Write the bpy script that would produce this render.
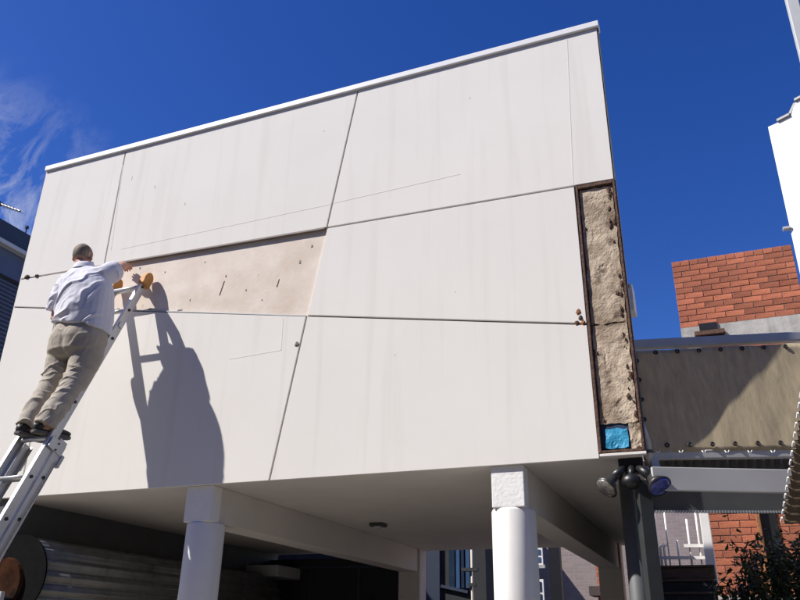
import bpy, bmesh, math, random
from math import radians, sin, cos, pi, atan2, hypot
from mathutils import Vector as V, Matrix, noise
random.seed(7)
for o in list(bpy.data.objects): bpy.data.objects.remove(o)
S = bpy.context.scene
C = S.collection

# ------------------------------------------------------------------ camera
FPX = 767.96
PITCH, ROLL, YAW = radians(24.167), radians(1.1174), radians(-22.786)
CAM = V((0, 0, 1.6))
FW = V((sin(YAW)*cos(PITCH), cos(YAW)*cos(PITCH), sin(PITCH)))
_r = V((cos(YAW), -sin(YAW), 0)); _u = _r.cross(FW)
RT = _r*cos(ROLL)+_u*sin(ROLL); UP = -_r*sin(ROLL)+_u*cos(ROLL)
cd = bpy.data.cameras.new('camera'); cam = bpy.data.objects.new('camera', cd); C.objects.link(cam)
M = Matrix((RT, UP, -FW)).transposed().to_4x4(); M.translation = CAM
cam.matrix_world = M
cd.sensor_width = 36; cd.lens = 36*FPX/800; cd.clip_start = .05; cd.clip_end = 3000
S.camera = cam
S.render.resolution_x = 1024; S.render.resolution_y = 768

# ------------------------------------------------------------------ world, sun, exposure
SUN = V((-1.53, -1, 1.87)).normalized()          # towards the sun
EL = math.asin(SUN.z); AZ = atan2(SUN.x, SUN.y)
W = bpy.data.worlds.new('World'); S.world = W; W.use_nodes = True
nt = W.node_tree; nt.nodes.clear()
def wn(t, **k):
    n = nt.nodes.new(t)
    for a, b in k.items(): setattr(n, a, b)
    return n
sky = wn('ShaderNodeTexSky', sky_type='NISHITA', sun_disc=False, sun_elevation=EL, sun_rotation=AZ % (2*pi),
         altitude=0, air_density=1.0, dust_density=.35, ozone_density=5.0)
hsv = wn('ShaderNodeHueSaturation'); hsv.inputs['Saturation'].default_value = 1.285; hsv.inputs['Hue'].default_value = .522; hsv.inputs['Value'].default_value = 1.0
nt.links.new(sky.outputs[0], hsv.inputs['Color'])
tc = wn('ShaderNodeTexCoord')
mp = wn('ShaderNodeMapping'); mp.inputs['Rotation'].default_value = (.5, .35, .9); mp.inputs['Scale'].default_value = (2.2, 7.5, 5.5)
nt.links.new(tc.outputs['Generated'], mp.inputs[0])
nz = wn('ShaderNodeTexNoise'); nz.inputs['Scale'].default_value = 2.6; nz.inputs['Detail'].default_value = 9; nz.inputs['Roughness'].default_value = .68; nz.inputs['Distortion'].default_value = .9
nt.links.new(mp.outputs[0], nz.inputs[0])
cr = wn('ShaderNodeValToRGB'); cr.color_ramp.elements[0].position = .44; cr.color_ramp.elements[1].position = .78
nt.links.new(nz.outputs[0], cr.inputs[0])
dt = wn('ShaderNodeVectorMath', operation='DOT_PRODUCT'); nt.links.new(tc.outputs['Generated'], dt.inputs[0])
dt.inputs[1].default_value = (-.80, .49, .345)     # a band of thin cirrus off to the left
mr = wn('ShaderNodeMapRange'); mr.inputs['From Min'].default_value = .955; mr.inputs['From Max'].default_value = 1.0; mr.interpolation_type = 'SMOOTHSTEP'
nt.links.new(dt.outputs['Value'], mr.inputs[0])
mu = wn('ShaderNodeMath', operation='MULTIPLY'); nt.links.new(cr.outputs[0], mu.inputs[0]); nt.links.new(mr.outputs[0], mu.inputs[1])
mu2 = wn('ShaderNodeMath', operation='MULTIPLY'); nt.links.new(mu.outputs[0], mu2.inputs[0]); mu2.inputs[1].default_value = .9
mx = wn('ShaderNodeMix', data_type='RGBA'); nt.links.new(mu2.outputs[0], mx.inputs['Factor']); nt.links.new(hsv.outputs[0], mx.inputs['A'])
mx.inputs['B'].default_value = (5.8, 6.0, 6.4, 1)
bg = wn('ShaderNodeBackground'); bg.inputs['Strength'].default_value = .092
nt.links.new(mx.outputs['Result'], bg.inputs[0])
wo = wn('ShaderNodeOutputWorld'); nt.links.new(bg.outputs[0], wo.inputs[0])
sl = bpy.data.lights.new('sun', 'SUN'); sl.energy = 5.0; sl.angle = radians(.5); sl.color = (1, .955, .89)
so = bpy.data.objects.new('sun', sl); C.objects.link(so); so.location = (-6, -4, 9)
so.rotation_euler = (-SUN).to_track_quat('-Z', 'Y').to_euler()
vs = S.view_settings; vs.view_transform = 'Standard'; vs.look = 'None'; vs.gamma = 1; vs.use_curve_mapping = False; vs.exposure = .48

# ------------------------------------------------------------------ helpers
def ray(u, v): return FW+RT*((u-400)/FPX)-UP*((v-300)/FPX)
def at(u, v, Y): d = ray(u, v); return CAM+d*(Y/d.y)              # where the photo's point meets the plane y = Y
def atz(u, v, Z): d = ray(u, v); return CAM+d*((Z-CAM.z)/d.z)
def atx(u, v, X): d = ray(u, v); return CAM+d*(X/d.x)
ORG = {}
def reg(o, loc): ORG[o.name] = V(loc); return o
def tag(o, label=None, cat=None, group=None, kind=None):
    if label: o['label'] = label
    if cat: o['category'] = cat
    if group: o['group'] = group
    if kind: o['kind'] = kind
    return o
def thing(name, loc, label, cat, group=None):
    o = bpy.data.objects.new(name, None); o.empty_display_size = .2; C.objects.link(o); o.location = loc
    reg(o, loc); return tag(o, label, cat, group)
class MB:
    def __init__(s): s.v = []; s.f = []
    def add(s, vs, fs):
        b = len(s.v); s.v += [V(p) for p in vs]; s.f += [tuple(i+b for i in f) for f in fs]; return s
    def box(s, lo, hi):
        x0, y0, z0 = lo; x1, y1, z1 = hi
        return s.add([(x0,y0,z0),(x1,y0,z0),(x1,y1,z0),(x0,y1,z0),(x0,y0,z1),(x1,y0,z1),(x1,y1,z1),(x0,y1,z1)],
                     [(0,3,2,1),(4,5,6,7),(0,1,5,4),(1,2,6,5),(2,3,7,6),(3,0,4,7)])
    def obox(s, c, a, b, d):      # half axes a, b, d
        c = V(c); a = V(a); b = V(b); d = V(d)
        vs = [c+a*i+b*j+d*k for k in (-1,1) for (i,j) in ((-1,-1),(1,-1),(1,1),(-1,1))]
        return s.add(vs, [(0,3,2,1),(4,5,6,7),(0,1,5,4),(1,2,6,5),(2,3,7,6),(3,0,4,7)])
    def bar(s, p, q, w, h, up=(0,0,1)):
        p = V(p); q = V(q); d = q-p; t = d.normalized(); sd = t.cross(V(up)).normalized(); n = sd.cross(t)
        return s.obox((p+q)/2, d/2, sd*(w/2), n*(h/2))
    def prism(s, poly, ext):
        n = len(poly); e = V(ext); P = [V(p) for p in poly]
        return s.add(P+[p+e for p in P], [tuple(range(n))[::-1], tuple(range(n, 2*n))]+[(i,(i+1)%n,n+(i+1)%n,n+i) for i in range(n)])
    def loft(s, rings, cap=True):
        n = len(rings[0]); vs = [p for r in rings for p in r]; fs = []
        for k in range(len(rings)-1):
            for i in range(n):
                j = (i+1) % n; fs.append((k*n+i, k*n+j, (k+1)*n+j, (k+1)*n+i))
        if cap: fs.append(tuple(range(n))[::-1]); fs.append(tuple((len(rings)-1)*n+i for i in range(n)))
        return s.add(vs, fs)
    def tube(s, pts, r, n=10, cap=True):
        P = [V(p) for p in pts]; R = r if isinstance(r, (list, tuple)) else [r]*len(P); rings = []; prev = None
        for i, p in enumerate(P):
            t = ((P[min(i+1, len(P)-1)]-P[max(i-1, 0)])).normalized()
            if prev is None: a = t.orthogonal().normalized()
            else: a = (prev-t*prev.dot(t)).normalized()
            prev = a; b = t.cross(a)
            rr = R[i] if isinstance(R[i], tuple) else (R[i], R[i])
            rings.append([p+a*(rr[0]*cos(2*pi*k/n))+b*(rr[1]*sin(2*pi*k/n)) for k in range(n)])
        return s.loft(rings, cap)
    def ell(s, c, ax, n=20, m=12):    # ellipsoid, ax = three half-axis vectors
        c = V(c); X, Y, Z = [V(a) for a in ax]; rings = []
        for j in range(1, m):
            th = pi*j/m
            rings.append([c+Z*(-cos(th))+(X*cos(2*pi*i/n)+Y*sin(2*pi*i/n))*sin(th) for i in range(n)])
        return s.loft(rings, True)
    def build(s, name, mat, parent=None, smooth=False, bevel=0, seg=2, origin=None):
        og = ORG[parent.name] if parent else V(origin or (0, 0, 0))
        me = bpy.data.meshes.new(name); me.from_pydata([p-og for p in s.v], [], s.f)
        bm = bmesh.new(); bm.from_mesh(me); bmesh.ops.recalc_face_normals(bm, faces=bm.faces); bm.to_mesh(me); bm.free()
        return link(me, name, mat, parent, smooth, bevel, seg, og)
def link(me, name, mat, parent=None, smooth=False, bevel=0, seg=2, og=None):
    o = bpy.data.objects.new(name, me); C.objects.link(o)
    if mat: me.materials.clear(); me.materials.append(mat)
    if smooth:
        for p in me.polygons: p.use_smooth = True
    if bevel:
        b = o.modifiers.new('bevel', 'BEVEL'); b.width = bevel; b.segments = seg; b.limit_method = 'ANGLE'; b.angle_limit = radians(35)
    if parent: o.parent = parent; ORG[o.name] = ORG[parent.name]
    else: o.location = og or (0, 0, 0); ORG[o.name] = V(og or (0, 0, 0))
    return o
def circ(c, r, ax, n=16):
    c = V(c); t = V(ax).normalized(); a = t.orthogonal().normalized(); b = t.cross(a)
    return [c+a*(r*cos(2*pi*i/n))+b*(r*sin(2*pi*i/n)) for i in range(n)]

# ------------------------------------------------------------------ materials
def mat(name, col, rough=.6, var=.08, scale=6, metal=0, bump=.0, bscale=60, col2=None, spot=None, spot_pos=(.62, .72), spot_scale=9,
        streak=0, rnd=0, spec=.5, aniso=None, detail=5, trans=0, sss=0):
    m = bpy.data.materials.new(name); m.use_nodes = True; t = m.node_tree; N = t.nodes; L = t.links
    p = N['Principled BSDF']; p.inputs['Roughness'].default_value = rough; p.inputs['Metallic'].default_value = metal
    p.inputs['Specular IOR Level'].default_value = spec
    tcn = N.new('ShaderNodeTexCoord'); src = tcn.outputs['Object']
    if aniso:
        mpn = N.new('ShaderNodeMapping'); mpn.inputs['Scale'].default_value = aniso; L.new(src, mpn.inputs[0]); src2 = mpn.outputs[0]
    else: src2 = src
    n1 = N.new('ShaderNodeTexNoise'); n1.inputs['Scale'].default_value = scale; n1.inputs['Detail'].default_value = detail; n1.inputs['Roughness'].default_value = .6
    L.new(src2, n1.inputs[0])
    a = [max(0, c*(1-var)) for c in col]; b = [min(1, c*(1+var)) for c in col] if col2 is None else col2
    r = N.new('ShaderNodeValToRGB'); r.color_ramp.elements[0].position = .3; r.color_ramp.elements[1].position = .7
    r.color_ramp.elements[0].color = (*a, 1); r.color_ramp.elements[1].color = (*b, 1); L.new(n1.outputs[0], r.inputs[0])
    c = r.outputs[0]
    def mixc(fac, A, Bc, bt='MIX'):
        mxn = N.new('ShaderNodeMix'); mxn.data_type = 'RGBA'; mxn.blend_type = bt
        if hasattr(fac, 'links') or not isinstance(fac, (int, float)): L.new(fac, mxn.inputs['Factor'])
        else: mxn.inputs['Factor'].default_value = fac
        L.new(A, mxn.inputs['A'])
        if isinstance(Bc, tuple): mxn.inputs['B'].default_value = (*Bc, 1)
        else: L.new(Bc, mxn.inputs['B'])
        return mxn.outputs['Result']
    if streak:
        ms = N.new('ShaderNodeMapping'); ms.inputs['Scale'].default_value = (5.5, 5.5, .28); L.new(src, ms.inputs[0])
        n2 = N.new('ShaderNodeTexNoise'); n2.inputs['Scale'].default_value = 1.6; n2.inputs['Detail'].default_value = 6; L.new(ms.outputs[0], n2.inputs[0])
        r2 = N.new('ShaderNodeValToRGB'); r2.color_ramp.elements[0].position = .52; r2.color_ramp.elements[1].position = .86
        g = 1-streak
        r2.color_ramp.elements[0].color = (1, 1, 1, 1); r2.color_ramp.elements[1].color = (g, g*.99, g*.965, 1); L.new(n2.outputs[0], r2.inputs[0])
        c = mixc(1.0, c, r2.outputs[0], 'MULTIPLY')
    if spot:
        n3 = N.new('ShaderNodeTexNoise'); n3.inputs['Scale'].default_value = spot_scale; n3.inputs['Detail'].default_value = 7; n3.inputs['Roughness'].default_value = .65; L.new(src, n3.inputs[0])
        r3 = N.new('ShaderNodeValToRGB'); r3.color_ramp.elements[0].position = spot_pos[0]; r3.color_ramp.elements[1].position = spot_pos[1]; L.new(n3.outputs[0], r3.inputs[0])
        c = mixc(r3.outputs[0], c, tuple(spot))
    if rnd:
        oi = N.new('ShaderNodeObjectInfo'); h = N.new('ShaderNodeHueSaturation'); L.new(c, h.inputs['Color'])
        mrn = N.new('ShaderNodeMapRange'); mrn.inputs['To Min'].default_value = 1-rnd; mrn.inputs['To Max'].default_value = 1+rnd; L.new(oi.outputs['Random'], mrn.inputs[0])
        L.new(mrn.outputs[0], h.inputs['Value']); c = h.outputs[0]
    L.new(c, p.inputs['Base Color'])
    if bump:
        nb = N.new('ShaderNodeTexNoise'); nb.inputs['Scale'].default_value = bscale; nb.inputs['Detail'].default_value = 6; L.new(src2 if aniso else src, nb.inputs[0])
        bp = N.new('ShaderNodeBump'); bp.inputs['Strength'].default_value = min(1, bump); bp.inputs['Distance'].default_value = .012; L.new(nb.outputs[0], bp.inputs['Height']); L.new(bp.outputs[0], p.inputs['Normal'])
    if sss: p.inputs['Subsurface Weight'].default_value = sss; p.inputs['Subsurface Radius'].default_value = (.012, .005, .003)
    if trans:
        tr = N.new('ShaderNodeBsdfTranslucent'); L.new(c, tr.inputs[0]); mxs = N.new('ShaderNodeMixShader'); mxs.inputs[0].default_value = trans
        L.new(p.outputs[0], mxs.inputs[1]); L.new(tr.outputs[0], mxs.inputs[2]); L.new(mxs.outputs[0], N['Material Output'].inputs[0])
    return m
def brickmat(name, c1, c2, mortar, sw, sh, rough=.85):
    m = bpy.data.materials.new(name); m.use_nodes = True; t = m.node_tree; N = t.nodes; L = t.links; p = N['Principled BSDF']; p.inputs['Roughness'].default_value = rough
    tcn = N.new('ShaderNodeTexCoord'); sx = N.new('ShaderNodeSeparateXYZ'); L.new(tcn.outputs['Object'], sx.inputs[0])
    ad = N.new('ShaderNodeMath'); ad.operation = 'ADD'; L.new(sx.outputs[0], ad.inputs[0]); L.new(sx.outputs[1], ad.inputs[1])
    cx = N.new('ShaderNodeCombineXYZ'); L.new(ad.outputs[0], cx.inputs[0]); L.new(sx.outputs[2], cx.inputs[1])
    b = N.new('ShaderNodeTexBrick'); L.new(cx.outputs[0], b.inputs[0]); b.inputs['Color1'].default_value = (*c1, 1); b.inputs['Color2'].default_value = (*c2, 1); b.inputs['Mortar'].default_value = (*mortar, 1)
    b.inputs['Scale'].default_value = 1; b.inputs['Brick Width'].default_value = sw; b.inputs['Row Height'].default_value = sh; b.inputs['Mortar Size'].default_value = .008
    L.new(b.outputs[0], p.inputs['Base Color'])
    bp = N.new('ShaderNodeBump'); bp.invert = True; bp.inputs['Distance'].default_value = .01; L.new(b.outputs['Fac'], bp.inputs['Height']); L.new(bp.outputs[0], p.inputs['Normal'])
    return m
def glassmat(name, col, rough=.05):
    m = mat(name, col, rough, .2, 3); m.node_tree.nodes['Principled BSDF'].inputs['Specular IOR Level'].default_value = 1; return m

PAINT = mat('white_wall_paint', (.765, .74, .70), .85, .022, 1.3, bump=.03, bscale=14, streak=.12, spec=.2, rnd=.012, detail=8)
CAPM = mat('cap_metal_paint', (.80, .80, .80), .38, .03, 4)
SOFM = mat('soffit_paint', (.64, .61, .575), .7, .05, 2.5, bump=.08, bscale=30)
COLM = mat('column_paint', (.79, .775, .75), .75, .03, 5, bump=.04, bscale=20, streak=.16)
BLOCKM = mat('rough_render_paint', (.80, .79, .775), .8, .04, 8, bump=.32, bscale=38)
SUBM = mat('wall_core', (.16, .145, .13), .85, .2, 5)
BOARD = mat('bare_fibre_board', (.655, .55, .455), .9, .04, 3.2, bump=.10, bscale=40, col2=(.80, .725, .645), spot=(.36, .27, .205), spot_pos=(.64, .84), spot_scale=6, detail=10)
PLAST = mat('bare_corroded_board', (.35, .255, .175), .92, .3, 6, bump=.45, bscale=80, col2=(.60, .495, .375), spot=(.13, .09, .06), spot_pos=(.54, .70), spot_scale=8, detail=10)
RUST = mat('rusty_steel', (.10, .052, .034), .85, .5, 30, bump=.6, bscale=90, spot=(.24, .10, .04), spot_pos=(.6, .7), spot_scale=30)
JCH = mat('brown_channel', (.17, .135, .12), .6, .2, 12)
BLUEM = mat('blue_membrane', (.03, .30, .52), .5, .15, 25, bump=.6, bscale=40)
GREYST = mat('galvanised_grey', (.44, .455, .47), .45, .08, 9, metal=.15)
LGREY = mat('light_grey_paint', (.50, .50, .48), .5, .05, 5)
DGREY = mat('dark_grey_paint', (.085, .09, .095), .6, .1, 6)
DSTEEL = mat('dark_steel', (.03, .034, .034), .5, .15, 7)
BLACK = mat('black_plastic', (.012, .012, .013), .4, .2, 20)
CANV = mat('canvas_cloth', (.58, .50, .34), .85, .10, 5, aniso=(6, 6, .7), bump=.15, bscale=25, col2=(.70, .60, .42), trans=.45, spec=.2)
ALU = mat('brushed_aluminium', (.60, .605, .61), .38, .06, 25, metal=.6, aniso=(8, 8, 1))
ORANGE = mat('orange_rubber', (.52, .235, .06), .7, .15, 20, bump=.2)
ROPE = mat('rope', (.33, .30, .25), .9, .2, 60)
BRICK = mat('red_brick', (.37, .118, .06), .9, .25, 14, bump=.5, bscale=60, rnd=.30, spot=(.17, .075, .05), spot_pos=(.58, .78), spot_scale=4)
BRICKT = brickmat('red_brick_course', (.40, .125, .058), (.34, .10, .05), (.30, .24, .20), .24, .086)
MORT = mat('pale_mortar', (.46, .40, .35), .95, .25, 10, spot=(.10, .06, .05), spot_pos=(.5, .62), spot_scale=4)
CONC = mat('weathered_concrete', (.40, .385, .355), .9, .2, 6, bump=.3, streak=.5, spot=(.16, .15, .14), spot_pos=(.6, .8), spot_scale=3)
MAUVE = brickmat('mauve_brick', (.30, .24, .225), (.25, .20, .19), (.33, .28, .265), .24, .086)
BROWNB = brickmat('brown_brick', (.13, .085, .07), (.10, .065, .055), (.15, .115, .10), .24, .086)
CAPG = mat('grey_flashing', (.20, .20, .205), .5, .1, 8)
WHITEB = mat('white_render', (.80, .80, .79), .7, .03, 3, bump=.1)
WPAINT = mat('white_gloss_paint', (.78, .76, .73), .45, .05, 8)
TIMB = mat('brown_timber', (.10, .062, .042), .8, .25, 9, aniso=(1, 1, 8), bump=.3)
NAVY = mat('navy_steel', (.028, .038, .065), .5, .12, 5)
SLATE = mat('slate_cladding', (.065, .085, .15), .5, .1, 4)
GLASSD = glassmat('dark_glass', (.02, .035, .06))
GLASSB = glassmat('blue_glass', (.05, .10, .20))
ROLLER = mat('roller_steel', (.17, .175, .172), .42, .2, 10, metal=.4, spot=(.06, .055, .05), spot_pos=(.55, .75), spot_scale=5)
MATTEB = mat('matte_black', (.008, .008, .008), .95, .3, 8, spec=.05)
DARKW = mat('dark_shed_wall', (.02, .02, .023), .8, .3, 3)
AWN = mat('brown_sheet_underside', (.125, .095, .066), .7, .15, 5)
ASPH = mat('concrete_ground', (.255, .228, .195), .9, .15, 2, bump=.4, bscale=30)
ROOFT = mat('roof_tile_dark', (.07, .05, .045), .8, .2, 6)
SKIN = mat('skin', (.47, .245, .165), .55, .10, 25, bump=.15, bscale=120, sss=.08)
HAIR = mat('grey_brown_hair', (.15, .118, .09), .8, .4, 26, bump=.4, bscale=90, aniso=(1, 1, .25), col2=(.33, .28, .23), spec=.2)
SHIRT = mat('pale_shirt_cotton', (.585, .585, .65), .85, .03, 10, bump=.12, bscale=150)
TROUS = mat('khaki_cotton', (.36, .32, .265), .88, .07, 12, bump=.15, bscale=140)
SHOE = mat('black_leather', (.018, .016, .015), .5, .2, 20)
SOLE = mat('grey_sole', (.10, .095, .09), .8, .2, 20)
LEAF = mat('dark_leaf', (.03, .048, .018), .5, .35, 8, trans=.2)
BARK = mat('bark', (.07, .05, .035), .9, .2, 10)
CREAM = mat('cream_pvc', (.58, .52, .43), .5, .06, 10)
LAMPG = mat('lamp_glass', (.30, .28, .25), .22, .5, 60, metal=.5)
LAMPB = mat('painted_sky_glass', (.05, .06, .16), .18, .5, 30, metal=.3, col2=(.12, .15, .55))  # blue sky reflection put into the lens colour

# ------------------------------------------------------------------ ground
tag(MB().box((-600, -600, -1), (600, 600, 0)).build('ground', ASPH), kind='structure')
tag(MB().box((-1.75, 4.4, .0005), (12, 40, .004)).build('dark_bounce_sheet', mat('dark_ground', (.045, .045, .046), .9, .2, 8, bump=.5, bscale=60), None), kind='structure')  # unseen dark sheet added to cut ground bounce into the right bay

# ------------------------------------------------------------------ the white building on columns
X0, X1, YF, YB, ZS, ZT = -6.27, -.41, 5.0, 9.7, 2.72, 6.2
B = thing('raised_building', (-3.3, 5.1, 0), 'boxy white panel-clad building raised on round columns with open parking underneath', 'building')
YU = 6.55                                            # the upper storey is shallow; a roof slab carries on behind it
def plan(x0, d0, d1, y0, y1, z0, z1, nm, m, bev=0):   # a volume whose right side slants inwards
    k = lambda y: -.455-.086*(y-5.04)
    return MB().prism([V((x0, y0, z0)), V((k(y0)+d0, y0, z0)), V((k(y1)+d1, y1, z0)), V((x0, y1, z0))], (0, 0, z1-z0)).build(nm, m, B, bevel=bev)
MB().box((X0+.004, YF+.03, ZS+.004), (X1-.002, YF+.06, ZT-.01)).build('facade_backing', SUBM, B)
plan(X0+.004, 0, 0, YF+.061, YU, ZS+.20, ZT-.08, 'wall', PAINT)
plan(X0+.004, 0, 0, YF+.061, YB, ZS+.004, ZS+.199, 'rear_slab', PAINT)
MB().box((X1-.0015, YF+.004, ZS), (X1+.004, YF+.058, ZT-.001)).build('shaded_side_edge', DGREY, B)  # dark grey puts the shade of this thin right edge into its colour
MB().box((X0-.008, YF+.004, ZS), (X0+.003, YU, ZT-.001)).build('side_wall', PAINT, B)
MB().box((X0-.012, YF-.022, ZT), (X1+.012, YF+.075, ZT+.055)).build('roof_cap', CAPM, B, bevel=.004)
def fx(u, v): p = at(u, v, YF); return V((p.x, 0, p.z))
def lint(a, b, c, d):   # 2-D line crossing
    r = b-a; s = d-c; t = ((c-a).x*s.z-(c-a).z*s.x)/(r.x*s.z-r.z*s.x); return a+r*t
TLc, TRc, BLc, BRc = V((X0, 0, ZT)), V((X1, 0, ZT)), V((X0, 0, ZS-.0195)), V((X1, 0, ZS-.0195))
TOP = (TLc, TRc); BOT = (BLc, BRc); LEF = (TLc, BLc); RIG = (TRc, BRc)
LC = (fx(22, 279), fx(610, 180)); LD = (fx(12, 307), fx(585, 324)); LA = (fx(125, 155), fx(107, 250)); LB = (fx(357, 95), fx(270, 477)); LE = (fx(55, 320), fx(44, 374))
LF = (V((-.70, 0, 4.8)), V((-.692, 0, 2.7)))
def X(a, b): return lint(*a, *b)
def inset(poly, g):
    n = len(poly); cx = sum((p for p in poly), V())/n; out = []
    for i in range(n):
        a, b, c = poly[i-1], poly[i], poly[(i+1) % n]
        def off(p, q):
            d = (q-p).normalized(); nn = V((-d.z, 0, d.x))
            if nn.dot(cx-p) < 0: nn = -nn
            return p+nn*g, q+nn*g
        out.append(lint(*off(a, b), *off(b, c)))
    return out
GAP = .0075
def panel(poly, y0=YF, y1=YF+.024, g=GAP, name='cladding_panel', m=PAINT, lab=None, bevel=.0025):
    q = inset(poly, g)
    o = MB().prism([V((p.x, y0, p.z)) for p in q], (0, y1-y0, 0)).build(name, m, B, bevel=bevel)
    if lab: o['label'] = lab
    return o
panel([TLc, X(TOP, LA), X(LA, LC), X(LEF, LC)])
panel([X(TOP, LA), X(TOP, LB), X(LB, LC), X(LA, LC)])
panel([X(TOP, LB), TRc, X(LC, RIG), X(LB, LC)])
panel([X(LEF, LC), X(LA, LC), X(LA, LD), X(LEF, LD)])
panel([X(LB, LC), X(LC, LF), X(LD, LF), X(LB, LD)])
panel([X(LEF, LD), X(LE, LD), X(LE, BOT), BLc])
panel([X(LE, LD), X(LB, LD), X(LB, BOT), X(LE, BOT)])
panel([X(LB, LD), X(LD, LF), X(LF, BOT), X(LB, BOT)])
# bare board where the long panel has come off
bb = panel([X(LA, LC), X(LB, LC), X(LB, LD), X(LA, LD)], YF+.018, YF+.031, .001, 'bare_board', BOARD, 'long beige strip of bare fibre board where a panel is missing', 0)
# metal channel under the panel above it
a, b = X(LA, LC), X(LB, LC)
MB().bar(V((a.x+.02, YF+.004, a.z-.004)), V((b.x-.015, YF+.004, b.z-.004)), .030, .020).build('edge_channel', JCH, B, bevel=.003)
a, b = X(LA, LD), X(LB, LD)
MB().bar(V((a.x+.02, YF+.010, a.z+.003)), V((b.x-.012, YF+.010, b.z+.003)), .018, .008).build('edge_channel', GREYST, B)
# raised seams in the paint
def seam(p, q, w=.006):
    a = at(*p, YF); b = at(*q, YF); a.y = b.y = YF-.0005
    MB().bar(a, b, .004, w, up=(0, -1, 0)).build('seam', PAINT, B, bevel=.0012)
def seam2(p, q, w=.007): 
    a = at(*p, YF); b = at(*q, YF); a.y = b.y = YF
    d = (b-a).normalized(); n = V((-d.z, 0, d.x))*w/2
    MB().prism([a-n, b-n, b+n, a+n], (0, -.0011, 0)).build('seam', PAINT, B)
for p, q in (((121, 249), (331, 204)), ((334, 203), (460, 174)), ((567, 38), (573, 184)), ((123, 165), (111, 250)), ((283, 318), (281, 350)), ((281, 350), (229, 359))): seam2(p, q)
# damaged spots
def chip(u, v, r, m=RUST, n=9, y=YF, name='broken_fragment', d=.02, sx=1, sd=0):
    c = at(u, v, y); rr = random.Random(u*7+sd); mb = MB(); top = []
    ring = [c+V((sx*r*cos(2*pi*k/n)*rr.uniform(.6, 1.25), .004, r*sin(2*pi*k/n)*rr.uniform(.6, 1.25))) for k in range(n)]
    apex = [c+(p-c)*rr.uniform(.3, .6)+V((0, -d*rr.uniform(.5, 1), 0)) for p in ring]
    mb.loft([ring, apex]); return mb.build(name, m, B)
chip(297, 344, .028, SUBM, d=.012); chip(27, 277, .03, RUST, sx=1.7); chip(37, 276, .02, RUST, sx=1.6)
RUST2 = mat('orange_rust', (.26, .11, .045), .9, .4, 40, bump=.6)
chip(578, 312, .026, RUST2, d=.010, sd=1, n=13); chip(580, 318, .022, RUST, d=.014, sd=6, n=11); chip(577, 323, .024, RUST, d=.010, sd=2, n=12); chip(583, 322.5, .024, RUST2, d=.012, sd=4, n=12)
for u, v, w, h in ((222, 288, .006, .13), (278, 283, .005, .07), (226, 276, .01, .02), (300, 262, .016, .03), (205, 262, .006, .012), (246, 290, .008, .016), (165, 272, .008, .014), (262, 300, .007, .012), (190, 300, .006, .018), (312, 246, .018, .02), (140, 268, .012, .02), (150, 309, .05, .012), (180, 310, .06, .008), (118, 309, .05, .012)):
    c = at(u, v, YF+.018); t = .25 if h > .05 else 0
    MB().prism([c+V((-w/2-t*h*.5, 0, -h/2)), c+V((w/2-t*h*.5, 0, -h/2)), c+V((w*.3+t*h*.5, 0, h/2)), c+V((-w*.3+t*h*.5, 0, h/2))], (0, -.003, 0)).build('scar', RUST if h > .05 else JCH, B)
for u, v, w, h in ((155, 187, .004, .035), (185, 204, .005, .03), (324, 131, .006, .012), (132, 178, .003, .05), (470, 98, .004, .02), (395, 355, .005, .009), (455, 292, .004, .008)):
    c = at(u, v, YF)
    MB().prism([c+V((-w/2, 0, -h/2)), c+V((w/2, 0, -h/2)), c+V((w*.5, 0, h/2)), c+V((-w*.1, 0, h/2))], (0, -.0012, 0)).build('scar', mat('grey_scuff', (.36, .34, .32), .9), B)
# the stripped corner strip: rough board in a rusty frame
xs0, xs1, zs0, zs1 = -.693, X1-.006, ZS+.02, X(LC, LF).z-.006
def rough_strip(x0, x1, z0, z1, y, nx, nzz, amp, name, m, par, seed):
    mb = MB(); vs = []; fs = []
    for j in range(nzz+1):
        for i in range(nx+1):
            x = x0+(x1-x0)*i/nx; z = z0+(z1-z0)*j/nzz
            h = noise.fractal(V((x*16, z*16, seed)), .9, 2, 6)*amp
            if noise.noise(V((x*9, z*9, seed+4))) > .34 and x > x0+(x1-x0)*.25: h += amp*.8
            ed = 0
            if i in (0, nx): x += noise.noise(V((z*16, seed, i)))*.008
            if j in (0, nzz): z += noise.noise(V((x*22, seed, j)))*.016
            vs.append((x, y+h, z))
    n = nx+1; o = len(vs); back = [(v[0], YF+.032, v[2]) for v in vs]
    for j in range(nzz):
        for i in range(nx): fs.append((j*n+i, j*n+i+1, (j+1)*n+i+1, (j+1)*n+i))
    rim = [i for i in range(n)]+[j*n+nx for j in range(1, nzz+1)]+[nzz*n+i for i in range(nx-1, -1, -1)]+[j*n for j in range(nzz-1, 0, -1)]
    k = len(rim); vs2 = vs+[back[i] for i in rim]
    for a in range(k): fs.append((rim[a], rim[(a+1) % k], o+(a+1) % k, o+a))
    mb.add(vs2, fs); return mb.build(name, m, par)
s = rough_strip(xs0+.022, xs1-.022, 2.93, 3.62, YF+.016, 20, 60, .0042, 'bare_board', PLAST, B, 3.1); s['label'] = 'lower length of corroded beige board on stripped corner'
s = rough_strip(xs0+.020, xs1-.020, 3.63, zs1-.035, YF+.016, 20, 90, .0042, 'bare_board', PLAST, B, 8.7); s['label'] = 'upper length of corroded beige board on stripped corner'
MB().box((xs0-.004, YF-.004, zs0), (xs0+.013, YF+.031, zs1)).build('rusty_frame_edge', RUST, B, bevel=.003)
MB().box((xs1-.012, YF-.006, zs0), (xs1+.004, YF+.031, zs1)).build('rusty_frame_edge', RUST, B, bevel=.003)
MB().box((xs0+.014, YF-.003, zs1-.026), (xs1-.013, YF+.031, zs1)).build('rusty_frame_edge', RUST, B, bevel=.003)
MB().box((xs0+.014, YF-.002, zs0), (xs1-.013, YF+.031, zs0+.016)).build('rusty_frame_edge', RUST, B, bevel=.003)
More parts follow.
